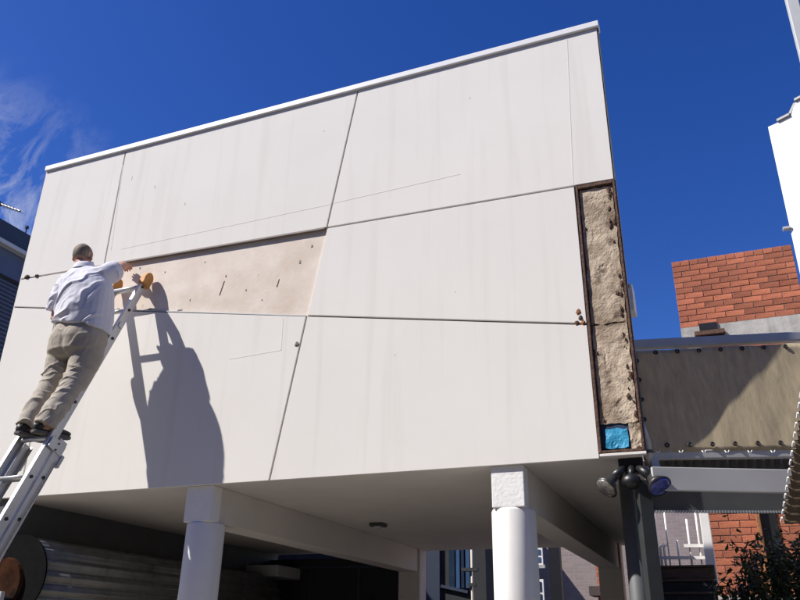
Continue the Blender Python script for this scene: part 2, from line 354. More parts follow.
MB().box((xs0, YF-.006, ZS-.002), (xs1+.01, YF+.04, ZS+.015)).build('bottom_angle', PAINT, B, bevel=.002)
m_ = rough_strip(xs0+.045, xs0+.185, zs0+.03, zs0+.155, YF+.013, 10, 8, .004, 'blue_membrane', BLUEM, B, 2.2)
MB().box((xs0+.014, YF+.024, zs0+.017), (xs0+.20, YF+.031, 2.93)).build('membrane_backing', mat('navy_membrane', (.012, .03, .07), .6), B)
rough_strip(xs0+.198, xs1-.014, zs0+.02, 2.925, YF+.014, 5, 10, .012, 'crumbled_board', PLAST, B, 5.5)
for k in range(40):   # rust scabs and torn bits along the strip's edges
    z = random.uniform(2.95, zs1-.05); sd = random.random() < .72
    x = (xs1-.03-random.random()*.035) if sd else (xs0+.02+random.random()*.03)
    r = random.uniform(.006, .02); c = V((x, YF+.012, z)); n = 7
    ring = [c+V((r*cos(2*pi*q/n)*random.uniform(.4, 1), 0, r*1.7*sin(2*pi*q/n)*random.uniform(.5, 1.1))) for q in range(n)]
    MB().loft([ring, [c+(p-c)*.45+V((0, -.006*random.uniform(.4, 1), 0)) for p in ring]]).build('rust_scab', RUST, B)
# soffit, beams, columns
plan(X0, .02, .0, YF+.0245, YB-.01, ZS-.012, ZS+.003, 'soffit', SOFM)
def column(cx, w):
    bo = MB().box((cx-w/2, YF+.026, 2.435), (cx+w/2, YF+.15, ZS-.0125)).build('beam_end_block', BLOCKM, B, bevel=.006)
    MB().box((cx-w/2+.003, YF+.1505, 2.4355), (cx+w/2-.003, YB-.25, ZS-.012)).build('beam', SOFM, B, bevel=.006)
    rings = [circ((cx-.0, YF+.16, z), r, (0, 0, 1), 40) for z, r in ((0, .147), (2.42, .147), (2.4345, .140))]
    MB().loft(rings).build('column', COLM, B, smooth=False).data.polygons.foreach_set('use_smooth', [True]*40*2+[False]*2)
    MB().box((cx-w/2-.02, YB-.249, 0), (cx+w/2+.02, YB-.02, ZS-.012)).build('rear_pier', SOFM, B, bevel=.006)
column(-3.775, .245); column(-1.312, .222)
MB().tube([(-.585, YF+.42, z) for z in (0, 1.4, 2.7075)], .058, 24).build('slim_column', DGREY, B, smooth=True)
for y0_, y1_ in ((5.75, 9.6),):      # dark wall added on the right to keep side light out of the bay
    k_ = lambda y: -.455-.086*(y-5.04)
    MB().prism([V((k_(y0_)-.10, y0_, 0)), V((k_(y0_)-.04, y0_, 0)), V((k_(y1_)-.04, y1_, 0)), V((k_(y1_)-.10, y1_, 0))], (0, 0, 2.706)).build('bay_light_block', DGREY, B)
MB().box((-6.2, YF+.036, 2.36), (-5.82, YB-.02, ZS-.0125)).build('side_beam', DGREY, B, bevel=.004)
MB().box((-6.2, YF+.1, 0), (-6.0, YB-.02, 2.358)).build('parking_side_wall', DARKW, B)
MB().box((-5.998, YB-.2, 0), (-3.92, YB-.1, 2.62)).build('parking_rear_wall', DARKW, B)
for x in (-5.2, -4.5): MB().box((x, YB-.215, 0), (x+.03, YB-.2005, 2.5)).build('rear_wall_batten', NAVY, B)
MB().box((-5.99, YB-.215, 2.50), (-3.93, YB-.2005, 2.53)).build('rear_wall_batten', NAVY, B)

# soffit fitting
t = thing('ceiling_fitting', (-3.24, 7.26, 2.67), 'small square grey fitting on the underside of the white building', 'ceiling light')
MB().box((-3.31, 7.19, 2.672), (-3.17, 7.33, 2.7075)).build('base', DSTEEL, t, bevel=.006)
MB().ell((-3.24, 7.26, 2.672), ((.05, 0, 0), (0, .05, 0), (0, 0, .025)), 16, 8).build('lens', GREYST, t, smooth=True)

# roller door drum
yd0, yd1, xd, zd, rd = 5.12, 8.95, -5.60, 2.07, .30
t = thing('roller_door', (xd, (yd0+yd1)/2, 0), 'dark corrugated roller door wound up under the building behind the ladder', 'roller door')
nseg = 240; ring = []
for i in range(nseg):
    an = 2*pi*i/nseg; r = rd+.017*cos(an*17)+.004*cos(an*51)
    ring.append((r*cos(an), r*sin(an)))
MB().loft([[V((xd+a, y, zd+b)) for a, b in ring] for y in (yd0, yd1)]).build('door_drum', ROLLER, t, smooth=True).data.polygons.foreach_set('use_smooth', [True]*nseg+[False]*2)
MB().box((xd-.35, yd1-.04, 2.36), (xd+.25, yd1+.55, 2.5)).build('head_box', LGREY, t, bevel=.01)
MB().loft([circ((xd, yd0-.03, zd), .335, (0, 1, 0), 36), circ((xd, yd0-.015, zd), .335, (0, 1, 0), 36)]).build('end_plate', MATTEB, t)
MB().loft([circ((xd-.10, yd0-.06, zd-.06), .20, (0, 1, 0), 30), circ((xd-.10, yd0-.031, zd-.06), .21, (0, 1, 0), 30)]).build('rusty_disc', mat('rusty_disc', (.045, .018, .009), .95, .6, 6, spec=.05, spot=(.012, .009, .008), spot_pos=(.5, .65), spot_scale=7), t)
mo = MB(); mo.tube([(xd+.02, yd0-.30, 1.84), (xd+.02, yd0-.06, 1.84)], .07, 16); mo.box((xd-.10, yd0-.24, 1.74), (xd-.0, yd0-.08, 1.90)); mo.build('motor', BLACK, t, bevel=.005)
MB().box((xd+.05, yd0-.28, 1.86), (xd+.17, yd0-.24, 1.93)).build('motor_bracket', GREYST, t, bevel=.004)
MB().box((xd-.02, yd0-.31, 1.70), (xd+.06, yd0-.27, 1.78)).build('motor_bracket', CREAM, t, bevel=.004)
MB().box((xd-.40, yd0+.32, 0), (xd-.32, yd0+.40, 2.3)).build('guide_rail', ROLLER, t)
MB().box((xd-.40, yd1-.06, 0), (xd-.32, yd1+.02, 2.3)).build('guide_rail', ROLLER, t)

# ------------------------------------------------------------------ canvas screen and low roof on the right
E1 = V((cos(YAW), -sin(YAW), 0))
PC1 = V((.545, 5.624, 3.547)); _d = V((.632, .413, .717)); LN = (_d-E1*_d.dot(E1)).normalized(); NC = E1.cross(LN).normalized()
if NC.y > 0: NC = -NC
def cv(u, v, off=0): d = ray(u, v); p0 = PC1+NC*off; return CAM+d*((p0-CAM).dot(NC)/d.dot(NC))
t = thing('canvas_screen', cv(720, 465), 'dull olive canvas screen laced with eyelets beside the white building', 'screen')
cor = [cv(634, 351), cv(822, 342), cv(822, 449.5), cv(644, 453)]
nx, ny = 40, 20; vs = []
for j in range(ny+1):
    for i in range(nx+1):
        p = cor[0].lerp(cor[1], i/nx).lerp(cor[3].lerp(cor[2], i/nx), j/ny)
        sc = .004*(abs(math.sin(i*pi*8.5/nx)) if j in (0, ny) else 0)
        h = .006*noise.noise(V((i*.35, j*.12, 1.5)))
        vs.append(p+NC*h+LN*(-sc if j == 0 else sc))
fs = [(j*(nx+1)+i, j*(nx+1)+i+1, (j+1)*(nx+1)+i+1, (j+1)*(nx+1)+i) for j in range(ny) for i in range(nx)]
o = MB().add(vs, fs).build('canvas', CANV, t, smooth=True); so_ = o.modifiers.new('thick', 'SOLIDIFY'); so_.thickness = .002
pe = []
for k in range(9): pe.append((634+k*21.6, 353.5-k*1.0))
for k in range(8): pe.append((667+k*22.7, 445.2-k*.45))
for k, (u, v) in enumerate(((636.5, 361), (639, 380), (641.5, 399.5), (644, 419.5), (647, 438))): pe.append((u, v))
em = None
for u, v in pe:
    c = cv(u, v, .009)
    if em is None:
        mb = MB(); n = 14; rr = [(.0165, 0), (.0165, .005), (.012, .008), (.0075, .005), (.0075, 0)]
        a = E1; b2 = LN
        mb.loft([[a*(r*cos(2*pi*i/n))+b2*(r*sin(2*pi*i/n))+NC*h for i in range(n)] for r, h in rr]+[[a*(.0074*cos(2*pi*i/n))+b2*(.0074*sin(2*pi*i/n)) for i in range(n)]])
        o = mb.build('eyelet', None, origin=(0, 0, 0)); em = o.data; em.materials.append(mat('eyelet_metal', (.035, .033, .03), .45, .2, 30, metal=.4)); em.materials.append(LGREY); [setattr(pl, 'material_index', 1) for pl in em.polygons if len(pl.vertices) > 6]; o.parent = t; o.location = c-ORG[t.name]; continue
    o = bpy.data.objects.new('eyelet', em); C.objects.link(o); o.parent = t; o.location = c-ORG[t.name]
a, b = cv(631.5, 345.5, -.03), cv(830, 335.5, -.03)
MB().bar(a, b, .06, .066).build('top_rail', GREYST, t, bevel=.008)
a, b = cv(644, 455.5, -.03), cv(830, 453, -.03)
MB().bar(a, b, .05, .058).build('bottom_rail', LGREY, t, bevel=.006)
MB().bar(cv(653, 459.5, -.04), cv(657, 480, -.04), .07, .05, up=E1).build('end_stile', LGREY, t, bevel=.004)
for k in range(7):     # lacing hooks along the bottom
    u = 658+k*23; MB().tube([cv(u-2.2, 450.5, .012), cv(u-.8, 452.4, .022), cv(u+1.2, 452.2, .022), cv(u+2, 450.3, .016)], .003, 6).build('lacing_hook', CAPM, t)
# low roof behind it
def bx(u0, v0, u1, v1, dep, th, nm, m, par, bev=.004, ext=0):   # board facing the street at depth dep behind the canvas plane
    p0 = cv(u0, v0, -dep); p1 = cv(u1, v0, -dep); hz_ = (cv(u0, v0, -dep)-cv(u0, v1, -dep)).length
    mid = (p0+p1)/2; d = (p1-p0); d.z = 0; mid = mid+V((0, 0, -hz_/2))
    dn = d.normalized(); nn = V((-dn.y, dn.x, 0))
    return MB().obox(mid+nn*(th/2), d/2, nn*(th/2), V((0, 0, hz_/2))).build(nm, m, par, bevel=bev)
t = thing('low_carport_roof', cv(720, 512, -.5), 'light grey fascia and ribbed sheet roof below the canvas screen', 'roof')
bx(652, 468.5, 840, 490.5, -.09, .03, 'fascia_board', LGREY, t)
bx(650, 490.8, 840, 511.5, .05, .03, 'lower_board', DGREY, t)
def ribbed(p, q, h, amp, pitch, th, nm, m, par, n=None):
    d = q-p; ln = d.length; n = int(ln/pitch*8); t_ = d.normalized(); nn = V((-t_.y, t_.x, 0)).normalized(); A = []; Bq = []
    for i in range(n+1):
        c = p+d*(i/n); w = amp*sin(2*pi*i/8); A.append(c+nn*w); Bq.append(c+nn*w+V((0, 0, -h)))
    m_ = len(A); fs = [(i, i+1, m_+i+1, m_+i) for i in range(m_-1)]
    o = MB().add(A+Bq, fs).build(nm, m, par, smooth=True); s_ = o.modifiers.new('t', 'SOLIDIFY'); s_.thickness = th; return o
ribbed(cv(655, 458, -.22), cv(840, 457.5, -.22), .085, .010, .06, .004, 'ribbed_sheet', DGREY, t)
# small ribs showing along the bottom edge of the lower board
p = cv(652, 511, -.04); q = cv(838, 511.5, -.04); d = (q-p); n = 62
for k in range(n):
    c = p+d*((k+.5)/n); MB().obox(c+V((0, 0, -.004)), E1*.006, V((0, .012, 0)), V((0, 0, .007))).build('rib_end', GREYST, t)
# gap contents: sunlit lumps of roof behind
t2 = thing('steel_post', cv(650, 600, -.1)*1.0, 'dark square steel post below the canvas screen', 'post')
c = cv(648.5, 540, -.1); ORG[t2.name] = V((c.x, c.y, 0)); t2.location = (c.x, c.y, 0)
MB().obox(V((c.x, c.y, 1.28)), E1*.042, V((-E1.y, E1.x, 0))*.042, V((0, 0, 1.28))).build('shaft', DSTEEL, t2, bevel=.005)
MB().obox(V((c.x, c.y, .006)), E1*.10, V((-E1.y, E1.x, 0))*.10, V((0, 0, .006))).build('base_plate', DSTEEL, t2)
# near awning sheet: standard corrugated iron, sloping down away from the street
t = thing('corrugated_awning', (1.5, 4.7, 0), 'brown corrugated iron awning seen from below at the right edge', 'awning')
ea, eb = at(800, 402, 4.30), at(781.5, 523, 5.25); dd = eb-ea; ea = ea-dd*.45; dd = eb-ea; ln2 = dd.length; nw = round(ln2/.076); vs = []; q_ = 10
up_ = V((0, -dd.z, dd.y)).normalized()
for i in range(nw*q_+1):
    p = ea+dd*(i/(nw*q_))+up_*(.011*sin(2*pi*i/q_)); jx = .016*((i % q_)/q_)+.008*noise.noise(V((i//q_*3.3, 0, 0)))
    vs += [p+V((jx, 0, 0)), V((2.6, p.y, p.z))]
o = MB().add(vs, [(2*i, 2*i+1, 2*i+3, 2*i+2) for i in range(nw*q_)]).build('corrugated_sheet', AWN, t, smooth=True); s_ = o.modifiers.new('t', 'SOLIDIFY'); s_.thickness = .006
for k in range(nw):
    p = ea+dd*((k+.45)/nw); MB().obox(p+V((-.004, 0, -.004)), V((.004, 0, 0)), dd.normalized()*.020, up_*.005).build('painted_sun_tip', CAPM, t)  # pale blocks painted as the sunlit tips of the sheet edge
for k in (.25, .85):
    p = ea+dd*k; MB().box((p.x+.25, p.y-.03, p.z-.085), (2.6, p.y+.03, p.z-.024)).build('purlin', DGREY, t)
    MB().box((2.0, p.y-.04, 0), (2.08, p.y+.029, p.z-.086)).build('post', DSTEEL, t)

# ------------------------------------------------------------------ red brick building
xb0, xb1, yb, zb1 = -.215, 1.33, 10.5, 6.66
t = thing('red_brick_building', (.55, 11, 0), 'red brick building with concrete band rising behind the canvas screen', 'building')
MB().box((xb0+.01, yb+.012, 0), (xb1-.01, yb+1.4, zb1-.012)).build('wall', MORT, t)
MB().box((xb0-.004, yb-.006, 5.36), (xb1+.02, yb+.0115, 5.635)).build('concrete_band', CONC, t)
MB().box((xb0+.004, yb+.004, 3.42), (xb1-.004, yb+.0117, 5.355)).build('brickwork', BRICKT, t)
BM = {}
def brick(x0, x1, z0, z1, y=yb, par=t):
    k = (round(x1-x0, 3), round(z1-z0, 3))
    if k not in BM:
        me = bpy.data.meshes.new('brick'); bm = bmesh.new(); bmesh.ops.create_cube(bm, size=1)
        bmesh.ops.scale(bm, vec=(k[0], .10, k[1]), verts=bm.verts)
        bmesh.ops.bevel(bm, geom=[e for e in bm.edges], offset=.003, segments=1, affect='EDGES'); bm.to_mesh(me); bm.free(); me.materials.append(BRICK); BM[k] = me
    o = bpy.data.objects.new('brick', BM[k]); C.objects.link(o); o.parent = par
    o.location = V(((x0+x1)/2, y+.05+random.uniform(-.003, .003), (z0+z1)/2))-ORG[par.name]
    o.rotation_euler = (random.uniform(-.008, .008), random.uniform(-.006, .006), random.uniform(-.008, .008))
def course(z, h, x0, x1, bw, offs, j=.009):
    x = x0-offs
    while x < x1-.02:
        a, b = max(x, x0), min(x+bw-j, x1)
        if b-a > .03: brick(a, b, z, z+h-j)
        x += bw
zc = 5.64
for k in range(11): course(zc+k*.085, .085, xb0, xb1, .24, .12*(k % 2))
course(zc+11*.085, .086, xb0, xb1, .12, 0)
zc = 2.20
for k in range(14):
    course(zc+k*.086, .086, xb0, .33, .24, .12*(k % 2)); course(zc+k*.086, .086, .56, xb1, .24, .12*((k+1) % 2))
v0 = at(695, 326, yb); v1 = at(725, 338, yb)
MB().box((v0.x-.02, yb-.10, 5.47), (v1.x+.01, yb-.007, 5.53)).build('vent_ledge', RUST, t, bevel=.004)
MB().box((v0.x+.05, yb-.03, 5.56), (v0.x+.28, yb-.007, 5.66)).build('vent_opening', BLACK, t)
MB().box((v0.x-.02, yb-.06, 5.40), (v1.x+.01, yb-.007, 5.45)).build('vent_ledge', RUST, t, bevel=.004)
MB().box((.36, yb-.02, 0), (.555, yb+.0118, 3.41)).build('recess_shade', BLACK, t)  # flat black sheet painted as the shade of a narrow recess
MB().box((.325, yb-.09, 0), (.375, yb-.021, 3.41)).build('drain_pipe', RUST2, t, bevel=.012)
MB().box((xb0-.02, yb-.05, 2.13), (xb1, yb+.0119, 2.195)).build('sill_course', CONC, t, bevel=.005)

# white building and mast far right
t = thing('white_rendered_building', (3, 10, 0), 'bright white rendered building with stepped grey-capped parapet at right edge', 'building')
yw = 9.0
WA = V((1.168, 9.0, 0)); wd = V((4.5-1.168, -2.0, 0)).normalized(); wn_ = V((wd.y, -wd.x, 0))
def wp(u, v): d = ray(u, v); return CAM+d*((WA-CAM).dot(wn_)/d.dot(wn_))
prof = [wp(768, 127), wp(778, 122.5), wp(792, 121.5), wp(795.5, 102), wp(806, 99)]; prof[0].x, prof[0].y = WA.x, WA.y
zt_ = prof[-1].z; prof[2].z = prof[1].z; prof[4].z = prof[3].z; end = prof[3]+wd*3; end.z = zt_ = prof[3].z; prof[4] = end
inn = V((.42, 1.0, 0)).normalized()*.9
bot = [V((p.x, p.y, 0)) for p in (prof[-1], prof[0])]
MB().prism(prof+bot, inn).build('wall', WHITEB, t)
for p, q in ((prof[1], prof[2]), (prof[3], prof[4])):
    up = V((0, 0, .036)); o_ = -wn_*.03 if wn_.y > 0 else wn_*.03
    f0, f1 = p+o_+V((0, 0, .002)), q+o_+V((0, 0, .002))
    MB().prism([f0, f1, f1+inn, f0+inn], up).build('parapet_cap', CAPG, t, bevel=.004)
p, q = prof[2], prof[3]
MB().prism([p+wd*-.03+V((0, 0, .04)), p+wd*.012+V((0, 0, .04)), q+wd*.012+V((0, 0, .0)), q+wd*-.03+V((0, 0, .0))], inn*.98).build('parapet_cap', CAPG, t)
c = wp(787.5, 229); MB().box((c.x-.05, c.y-.05, c.z-.012), (c.x+.03, c.y+.02, c.z+.014)).build('overflow_spout', LGREY, t)
p0 = at(789, 0, yw+.3); p1 = at(803.5, 58, yw+.3)
t = thing('roof_mast', (1.74, yw+.4, 7.5), 'pale grey mast rising above the white parapet at top right', 'mast')
xm = (p0.x+p1.x)/2+.03
MB().box((xm-.07, yw+.25, 7.55), (xm+.075, yw+.38, 11.5)).build('shaft', LGREY, t, bevel=.01)
MB().box((xm-.082, yw+.24, 8.62), (xm+.087, yw+.39, 8.65)).build('joint_collar', GREYST, t)

# far brick terrace and houses under the soffit
t = thing('mauve_brick_building', (1, 26, 0), 'pale mauve brick building far behind, seen under the white building', 'building')
MB().box((-5.35, 22, 0), (3.5, 26, 6.3)).build('wall', MAUVE, t)
MB().box((-5.45, 21.9, 6.3), (3.6, 26.1, 6.45)).build('coping', CONC, t)
for x in (-.42,):
    MB().box((x, 21.97, 1.5), (x+.9, 21.999, 3.45)).build('window', GLASSB, t)
t = thing('brown_brick_house', (-8, 22, 0), 'dark brown brick house with white sash windows behind the right column', 'house')
MB().box((-12, 20, 0), (-5.6, 24, 4.5)).build('wall', BROWNB, t)
for (u0, v0_, u1, v1_) in ((484, 551, 492, 563), (535, 550, 541.5, 562.5), (484, 580, 492, 604), (533.5, 582, 543, 604)):
    a = at(u0, v0_, 19.99); b = at(u1, v1_, 19.99)
    f = MB().box((a.x-.05, 19.93, b.z-.06), (b.x+.05, 19.999, a.z+.06)).build('window', WPAINT, t)
    cz = (a.z+b.z)/2
    for z0, z1 in ((b.z, cz-.03), (cz+.03, a.z)): MB().box((a.x, 19.915, z0), (b.x, 19.9295, z1)).build('pane', GLASSB if v0_ < 570 else GLASSD, f)
    MB().box((a.x-.1, 19.88, b.z-.14), (b.x+.1, 19.998, b.z-.061)).build('sill', CONC, f)
a = at(556, 575, 19.9); MB().box((a.x-.14, 19.8, 0), (a.x+.14, 19.998, 4.45)).build('downpipe', BLACK, t)
MB().box((-12.2, 19.7, 4.5), (-5.5, 24.2, 4.6)).build('eave', ROOFT, t)
MB().prism([V((-12.2, 19.7, 4.601)), V((-12.2, 24.2, 4.601)), V((-12.2, 22, 5.2))], (6.7, 0, 0)).build('roof', ROOFT, t)
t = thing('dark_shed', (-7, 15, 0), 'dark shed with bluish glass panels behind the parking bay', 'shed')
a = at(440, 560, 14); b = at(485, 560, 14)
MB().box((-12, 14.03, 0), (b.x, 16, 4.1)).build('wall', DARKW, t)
for u0, u1, m in ((449, 455, GLASSD), (456, 460, GLASSB), (461, 464.5, GLASSD), (465.5, 470, GLASSB)):
    p = at(u0, 545, 14); q = at(u1, 588, 14); MB().box((p.x, 13.985, q.z), (q.x, 14.029, p.z)).build('pane', m, t)
p = at(441, 586, 14); q = at(468, 592, 14); MB().bar(V((p.x, 14, p.z)), V((q.x, 14, q.z)), .05, .05).build('sill_rail', NAVY, t)
MB().box((a.x-.25, 13.97, 0), (a.x, 14.028, 4.1)).build('post', NAVY, t)
p = at(472, 570, 12.5)
t = thing('white_pole', (p.x, 12.5, 0), 'thin weathered white pole in front of the dark shed', 'pole')
MB().tube([(p.x, 12.5, z) for z in (0, 2, 4.4)], .022, 12).build('shaft', CREAM, t, smooth=True)
MB().box((p.x-.16, 12.44, p.z-.02), (p.x+.10, 12.56, p.z+.03)).build('clamp', DSTEEL, t); MB().box((p.x-.06, 12.44, p.z-.25), (p.x+.06, 12.56, p.z-.2)).build('clamp', DSTEEL, t)

# white railing and timbers low right
yr = 8.6
p0, p1 = at(655, 513, yr), at(708, 566, yr)
t = thing('white_railing', ((p0.x+p1.x)/2, yr, 0), 'thin white metal railing with vertical bars left of the brickwork', 'railing')
zlo, zhi = at(680, 570, yr).z, at(680, 508, yr).z
for u, top in ((657, 505), (667.5, 505), (677, 540), (689, 519), (699, 505)):
    a = at(u+.05*0, 540, yr); zt = at(u, top, yr).z
    MB().tube([(a.x, yr, zlo-.3), (a.x, yr, (zlo+zt)/2), (a.x, yr, zt)], .011 if u != 667.5 else .009, 8).build('bar', WPAINT, t, smooth=True)
for v in (546, 558):
    a = at(656 if v == 558 else 684, v, yr); b = at(706, v, yr); MB().bar(a+V((0, -.025, 0)), b+V((0, -.025, 0)), .02, .03).build('rail', WPAINT, t)
for u in (660, 664): 
    a = at(u, 560, yr); MB().tube([(a.x, yr+.2, zlo-.3), (a.x, yr+.2, at(u, 545, yr).z), (a.x+.05, yr+.2, at(u, 542, yr).z)], .014, 8).build('hoop', WPAINT, t, smooth=True)
a = at(707.5, 540, yr-.1)
MB().box((a.x-.045, yr-.14, 2.2), (a.x+.045, yr-.05, 3.2)).build('end_post', WPAINT, t, bevel=.006)
MB().box((a.x-.10, yr-.03, 0), (a.x+.02, yr+.09, 2.198)).build('footing', DSTEEL, t)
t = thing('timber_landing', (-.5, 8.2, 0), 'dark brown timber landing under the white railing', 'landing')
for v0_, v1_, y, m in ((568, 578, 8.3, TIMB), (582, 593, 8.2, DARKW), (594.5, 606, 8.1, DARKW)):
    a = at(652, v0_, y); b = at(716, v1_, y); MB().box((a.x, y, b.z), (b.x, y+.12, a.z)).build('beam', m, t, bevel=.006)
    MB().box((a.x, y-.02, a.z+.002), (b.x, y+.13, a.z+.02)).build('plank', TIMB, t)
a = at(655, 570, 8.3); b = at(714, 600, 8.3)
for x in (a.x+.04, b.x-.10): MB().box((x, 8.43, 0), (x+.08, 8.5, a.z)).build('leg', TIMB, t)
# small porch glimpsed under the right rear pier
t = thing('brick_gate_pier', at(606, 590, 11.5)*1, 'small red brick pier with white trim glimpsed under the building', 'pier')
c = at(604.5, 585, 11.5); ORG[t.name] = V((c.x, 11.5, 0)); t.location = ORG[t.name]
MB().box((c.x-.10, 11.5, 0), (c.x+.10, 11.8, 2.9)).build('shaft', BRICKT, t); MB().box((c.x+.05, 11.44, 0), (c.x+.12, 11.499, 2.9)).build('trim', WPAINT, t)
MB().box((c.x-.2, 11.4, c.z-.14), (c.x+.2, 11.85, c.z-.02)).build('ledge', ROOFT, t)

# shrub
def shrub(name, c, rx, ry, rz, n, label, seed):
    rr = random.Random(seed); t = thing(name, (c.x, c.y, 0), label, 'shrub'); st = MB(); lf = MB()
    tips = []
    for k in range(46):
        a = rr.uniform(0, 2*pi); e = rr.uniform(-.5, 1.25); q = rr.uniform(.6, 1.1)
        tip = c+V((rx*cos(a)*cos(e)*q, ry*sin(a)*cos(e)*q, rz*sin(e)*q)); b0 = V((c.x+rr.uniform(-.08, .08), c.y+rr.uniform(-.08, .08), 0))
        mid = b0.lerp(tip, .55)+V((rr.uniform(-.08, .08), 0, .12)); st.tube([b0, mid, tip], [.012, .008, .003], 5); tips.append((mid, tip))
    for k in range(n):
        m0, tp = tips[rr.randrange(len(tips))]; p = m0.lerp(tp, rr.uniform(.1, 1.05))+V((rr.gauss(0, .05), rr.gauss(0, .05), rr.gauss(0, .05)))
        d = V((rr.gauss(0, 1), rr.gauss(0, 1), rr.gauss(-.2, .7))).normalized(); sd = d.cross(V((rr.gauss(0, .4), rr.gauss(0, .4), 1))).normalized(); L = rr.uniform(.035, .075); w = L*.22
        up = d.cross(sd)*L*.12
        lf.add([p, p+d*L*.35+sd*w+up, p+d*L, p+d*L*.35-sd*w+up, p+d*L*.4], [(0, 1, 4), (1, 2, 4), (2, 3, 4), (3, 0, 4)])
    st.build('stems', BARK, t); o = lf.build('foliage', LEAF, t); o['kind'] = 'stuff'
c = at(785, 592, 6.0); shrub('shrub', c, .42, .42, .37, 7500, 'dark leafy shrub in shade at lower right corner', 5)

# ------------------------------------------------------------------ unseen building added behind the viewer to block sky light
t = thing('sky_blocker', (-3, -6, 0), 'unseen tall brown brick block added behind the viewer to cut sky light', 'building')
MB().box((-24, -14, 0), (16, -6, 10.5)).build('wall', BROWNB, t)
MB().box((-24.1, -14.1, 10.5), (16.1, -5.9, 10.7)).build('coping', CONC, t)
for i in range(8):
    for j in range(3):
        x = -21+i*4.6; z = 1.4+j*3.0
        f = MB().box((x-.7, -6.02, z), (x+.7, -5.96, z+1.9)).build('window', WPAINT, t); MB().box((x-.6, -5.955, z+.1), (x+.6, -5.945, z+1.8)).build('pane', GLASSD, f)

# ------------------------------------------------------------------ left neighbour
t = thing('slate_blue_house', (-10.5, 8, 0), 'dark slate blue house with ribbed cladding and gutter at left edge', 'house')
MB().box((-12, 5.3, 0), (-9.02, 14, 6.25)).build('wall', NAVY, t)
vs = []; n = 96; prof = []
for i in range(n*4+1):
    z = 3.0+3.2*i/(n*4); prof.append((-9.0+(.0 if i % 4 in (0, 1) else .028), z))
vs = [(x, 5.3, z) for x, z in prof]+[(x, 14, z) for x, z in prof]; m_ = len(prof)
n2 = 40
vs = []; fs = []
K = 52
for k in range(K):
    z = 3.1+k*.06
    vs += [(-8.99, 5.3, z), (-8.99, 14, z), (-8.955, 5.3, z+.012), (-8.955, 14, z+.012), (-8.955, 5.3, z+.03), (-8.955, 14, z+.03), (-8.99, 5.3, z+.045), (-8.99, 14, z+.045)]
    b_ = k*8; fs += [(b_, b_+1, b_+3, b_+2), (b_+2, b_+3, b_+5, b_+4), (b_+4, b_+5, b_+7, b_+6)]
    if k: fs.append((b_-2, b_-1, b_+1, b_))
o = MB().add(vs, fs).build('ribbed_cladding', SLATE, t); o['kind'] = 'stuff'
MB().box((-9.02, 5.3, 6.255), (-8.93, 14, 6.62)).build('frieze_board', SLATE, t)
MB().box((-8.928, 5.3, 6.62), (-8.80, 14, 6.685)).build('gutter', GREYST, t, bevel=.01)
MB().box((-12, 5.3, 6.69), (-8.86, 14, 6.72)).build('eave', NAVY, t)
MB().box((-12, 5.3, 6.722), (-8.95, 14, 7.03)).build('fascia', NAVY, t)
c = at(2, 207, 7.6)
t = thing('television_antenna', (c.x, 7.6, 7.03), 'thin television antenna on the roof at far left edge', 'antenna')
MB().tube([(c.x-.1, 7.6, 7.03), (c.x-.1, 7.6, c.z+.06)], .014, 8).build('mast', DSTEEL, t)
a = at(-8, 201, 7.6); b = at(20, 211, 7.6); MB().tube([a, b], .016, 8).build('boom', BLACK, t)
for k in range(8):
    q = a.lerp(b, .15+.85*k/7.5); L = .16-.008*k; MB().tube([q+V((-.4, -1, .3)).normalized()*L, q-V((-.4, -1, .3)).normalized()*L], .004, 5).build('element', GREYST, t)
p = at(-2, 204, 7.6); MB().box((p.x-.05, 7.56, p.z-.03), (p.x+.05, 7.64, p.z+.04)).build('junction_box', BLACK, t)
c = at(26, 231, 8.0)
t = thing('roof_vent_pipe', (c.x, 8.0, 7.03), 'tiny vent pipe on the slate blue roof beside the white wall', 'vent pipe')
MB().tube([(c.x, 8, 7.0), (c.x, 8, c.z+.05)], .012, 8).build('pipe', DSTEEL, t); MB().tube([(c.x, 8, c.z+.05), (c.x, 8, c.z+.09)], .03, 8).build('cowl', DSTEEL, t)

# ------------------------------------------------------------------ services at the right corner
t = thing('meter_box', (X1+.1, 6.3, 4.2), 'small grey cabinet on the side of the white building', 'cabinet')
a = at(622, 284, 6.3); b = at(634, 309, 6.3)
MB().box((a.x-.06, 6.3, b.z), (b.x+.005, 6.5, a.z)).build('case', GREYST, t, bevel=.008)
MB().tube([(b.x-.03, 6.285, a.z-.03), (b.x-.03, 6.301, a.z-.03)], .012, 8).build('lock', BLACK, t)
t = thing('drain_elbow', (X1+.07, 5.1, 2.3), 'cream plastic pipe bending down beside the stripped corner', 'pipe')
pts = [at(641, 424, 5.06), at(643, 432, 5.06), at(646.5, 441, 5.07), at(648.5, 452, 5.08), at(649.5, 466, 5.09)]
MB().tube(pts, .026, 14).build('pipe', CREAM, t, smooth=True)
MB().tube([pts[3]+V((0, 0, -.01)), pts[3]+V((0, 0, .01))], .03, 14).build('collar', DGREY, t)

